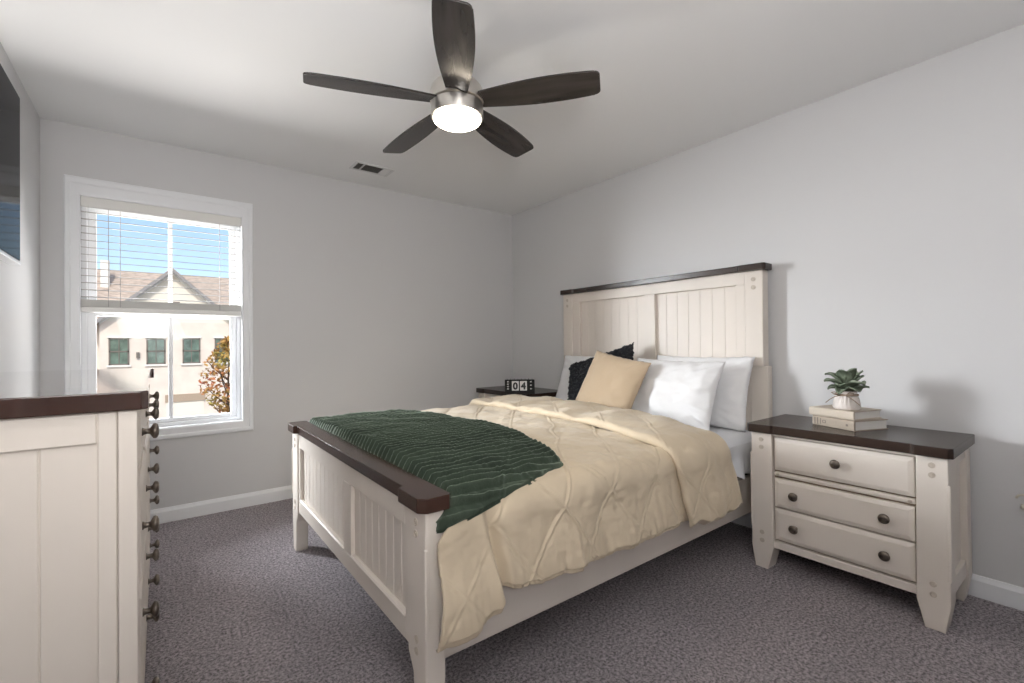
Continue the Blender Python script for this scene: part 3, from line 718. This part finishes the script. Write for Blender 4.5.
# ------------------------------------------------------------------ unidentified pale fitting set on the right wall, at the photo's right edge
hk = thing('wall_fixture', (XR, .205, .455), 'pale curled metal fitting on the right wall past the nightstand', 'fixture')
b = B(); lathe(b, [(0, 0), (.022, 0), (.022, .004), (.016, .007), (0, .007)], 24, Matrix.Rotation(R(-90), 4, 'Y')); obj('back_plate', b, 'fixture', hk, smooth=True)
b = B(); tube(b, [(-.004, 0, .010), (-.030, .002, .016), (-.042, .010, .030), (-.044, .022, .036), (-.045, .036, .030), (-.046, .042, .018)], .0045, 8)
tube(b, [(-.004, 0, -.008), (-.03, .004, -.018), (-.042, .016, -.026), (-.044, .026, -.018), (-.044, .024, -.004)], .005, 8); obj('curl', b, 'fixture', hk, smooth=True, angle=180)

# ------------------------------------------------------------------ outside: townhouse, tree, ground
GZ = -3.3
S('ground', 'ground', -60, 70, YB+.6, 90, GZ-.3, GZ)
hs = thing('townhouse', (.6, 33, GZ), 'cream painted brick townhouse with gabled roof across the street', 'building')
HO = V((.6, 33, GZ))
def Hh(name, mt, *boxes, c=0, parent=hs):
    b = B()
    for a in boxes: cbox(b, a[0]-HO.x, a[1]-HO.x, a[2]-HO.y, a[3]-HO.y, a[4]-HO.z, a[5]-HO.z, c=c)
    return obj(name, b, mt, parent)
Hh('wall', 'brickw', (-2.55, 3.75, 33, 41, GZ, 2.55)); Hh('wall', 'brickw', (-14, -2.5, 34.2, 41, GZ, 2.55), (3.7, 16, 34.2, 41, GZ, 2.55))
b = B(); prism(b, [(-3.15, 2.5-GZ), (3.15, 2.5-GZ), (0, 5.45-GZ)], 'y', .02, 4.5); obj('gable', b, 'siding', hs)
def slope(name, p0, p1, p2, p3, th, mt):
    t = bmesh.new(); lo = [t.verts.new(V(p)-HO) for p in (p0, p1, p2, p3)]; hi = [t.verts.new(V(p)-HO+V((0, 0, th))) for p in (p0, p1, p2, p3)]
    t.faces.new(lo); t.faces.new(hi[::-1])
    for i in range(4): t.faces.new((lo[i], lo[(i+1) % 4], hi[(i+1) % 4], hi[i]))
    bmesh.ops.recalc_face_normals(t, faces=t.faces); return obj(name, t, mt, hs)
slope('main_roof', (-14.5, 33.8, 2.45), (16.5, 33.8, 2.45), (16.5, 37.6, 5.75), (-14.5, 37.6, 5.75), .15, 'roof')
slope('main_roof', (-14.5, 41.6, 2.45), (16.5, 41.6, 2.45), (16.5, 37.6, 5.75), (-14.5, 37.6, 5.75), .15, 'roof')
for s in (-1, 1):
    slope('gable_roof', (.6, 32.6, 5.5), (.6+s*3.55, 32.6, 2.18), (.6+s*3.55, 37.8, 2.18), (.6, 37.8, 5.5), .16, 'roof')
    slope('fascia', (.6, 32.55, 5.42), (.6+s*3.55, 32.55, 2.10), (.6+s*3.55, 32.62, 2.10), (.6, 32.62, 5.42), .20, 'fascia')
    slope('rake_board', (.6, 32.80, 5.30), (.6+s*3.15, 32.80, 2.35), (.6+s*3.15, 33.01, 2.35), (.6, 33.01, 5.30), .16, 'housetrim')
def hwin(cx, z0, z1, wd, y=33.0):
    f = Hh('window', 'housewin', (cx-wd/2, cx-wd/2+.07, y-.05, y+.05, z0, z1), (cx+wd/2-.07, cx+wd/2, y-.05, y+.05, z0, z1), (cx-wd/2, cx+wd/2, y-.05, y+.05, z1-.07, z1), (cx-wd/2, cx+wd/2, y-.05, y+.05, z0, z0+.07), (cx-wd/2, cx+wd/2, y-.05, y+.05, (z0+z1)/2-.035, (z0+z1)/2+.035), (cx-.02, cx+.02, y-.045, y+.05, z0, z1))
    Hh('pane', 'pane', (cx-wd/2+.02, cx+wd/2-.02, y-.02, y+.02, z0+.02, z1-.02), parent=f)
    Hh('sill', 'housetrim', (cx-wd/2-.08, cx+wd/2+.08, y-.10, y+.02, z0-.10, z0), (cx-wd/2-.06, cx+wd/2+.06, y-.07, y+.02, z1, z1+.10), parent=f)
for cx in (-1.75, -.15, 1.50, 3.08): hwin(cx, .16, 1.64, .86)
for cx in (-5, -8, -11, 6.2, 9, 12): hwin(cx, .16, 1.64, .86, y=34.2)
Hh('gable_vent', 'housewin', (.45, .95, 32.98, 33.03, 3.0, 3.75))
Hh('garage_lintel', 'band', (.25, 2.15, 32.9, 33.05, -2.05, -1.62)); Hh('garage_door', 'siding', (.3, 2.1, 32.96, 33.05, GZ, -2.05))
Hh('chimney', 'housetrim', (-2.75, -2.35, 36.2, 36.6, 4.5, 6.3))
Hh('wall_lamp', 'housewin', (-1.02, -.88, 32.85, 33.0, .55, .85))
tr = thing('autumn_tree', (2.12, 21, GZ), 'small tree with red and yellow autumn leaves beside the street', 'tree')
b = B(); tube(b, [(0, 0, 0), (.03, 0, 1.2), (0, .05, 2.4), (.05, 0, 4.2)], .09, 8, .02)
for k in range(12):
    a = k*2.4; z = 1.3+.2*k; tube(b, [(.02, .02, z), (.5*cos(a), .5*sin(a), z+.5), (.75*cos(a), .75*sin(a), z+.85)], .03, 6, .008)
obj('trunk', b, 'bark', tr, smooth=True)
b = B()
for k in range(1150):
    z = random.random(); rmax = .95*sin(pi*min(1, z**.8*.93+.05))**.8; a = random.random()*2*pi; rr = rmax*sqrt(random.random())
    p = V((rr*cos(a), rr*sin(a), 1.9+z*2.9)); s = random.uniform(.06, .13)
    q = Matrix.Translation(p) @ Matrix.Rotation(random.random()*6, 4, V((random.random()-.5, random.random()-.5, random.random()-.5)))
    b.faces.new([b.verts.new(q @ V(c)) for c in ((-s, 0, 0), (0, -s*.5, .01), (s, 0, 0), (0, s*.5, .01))])
obj('foliage', b, 'autumn', tr)
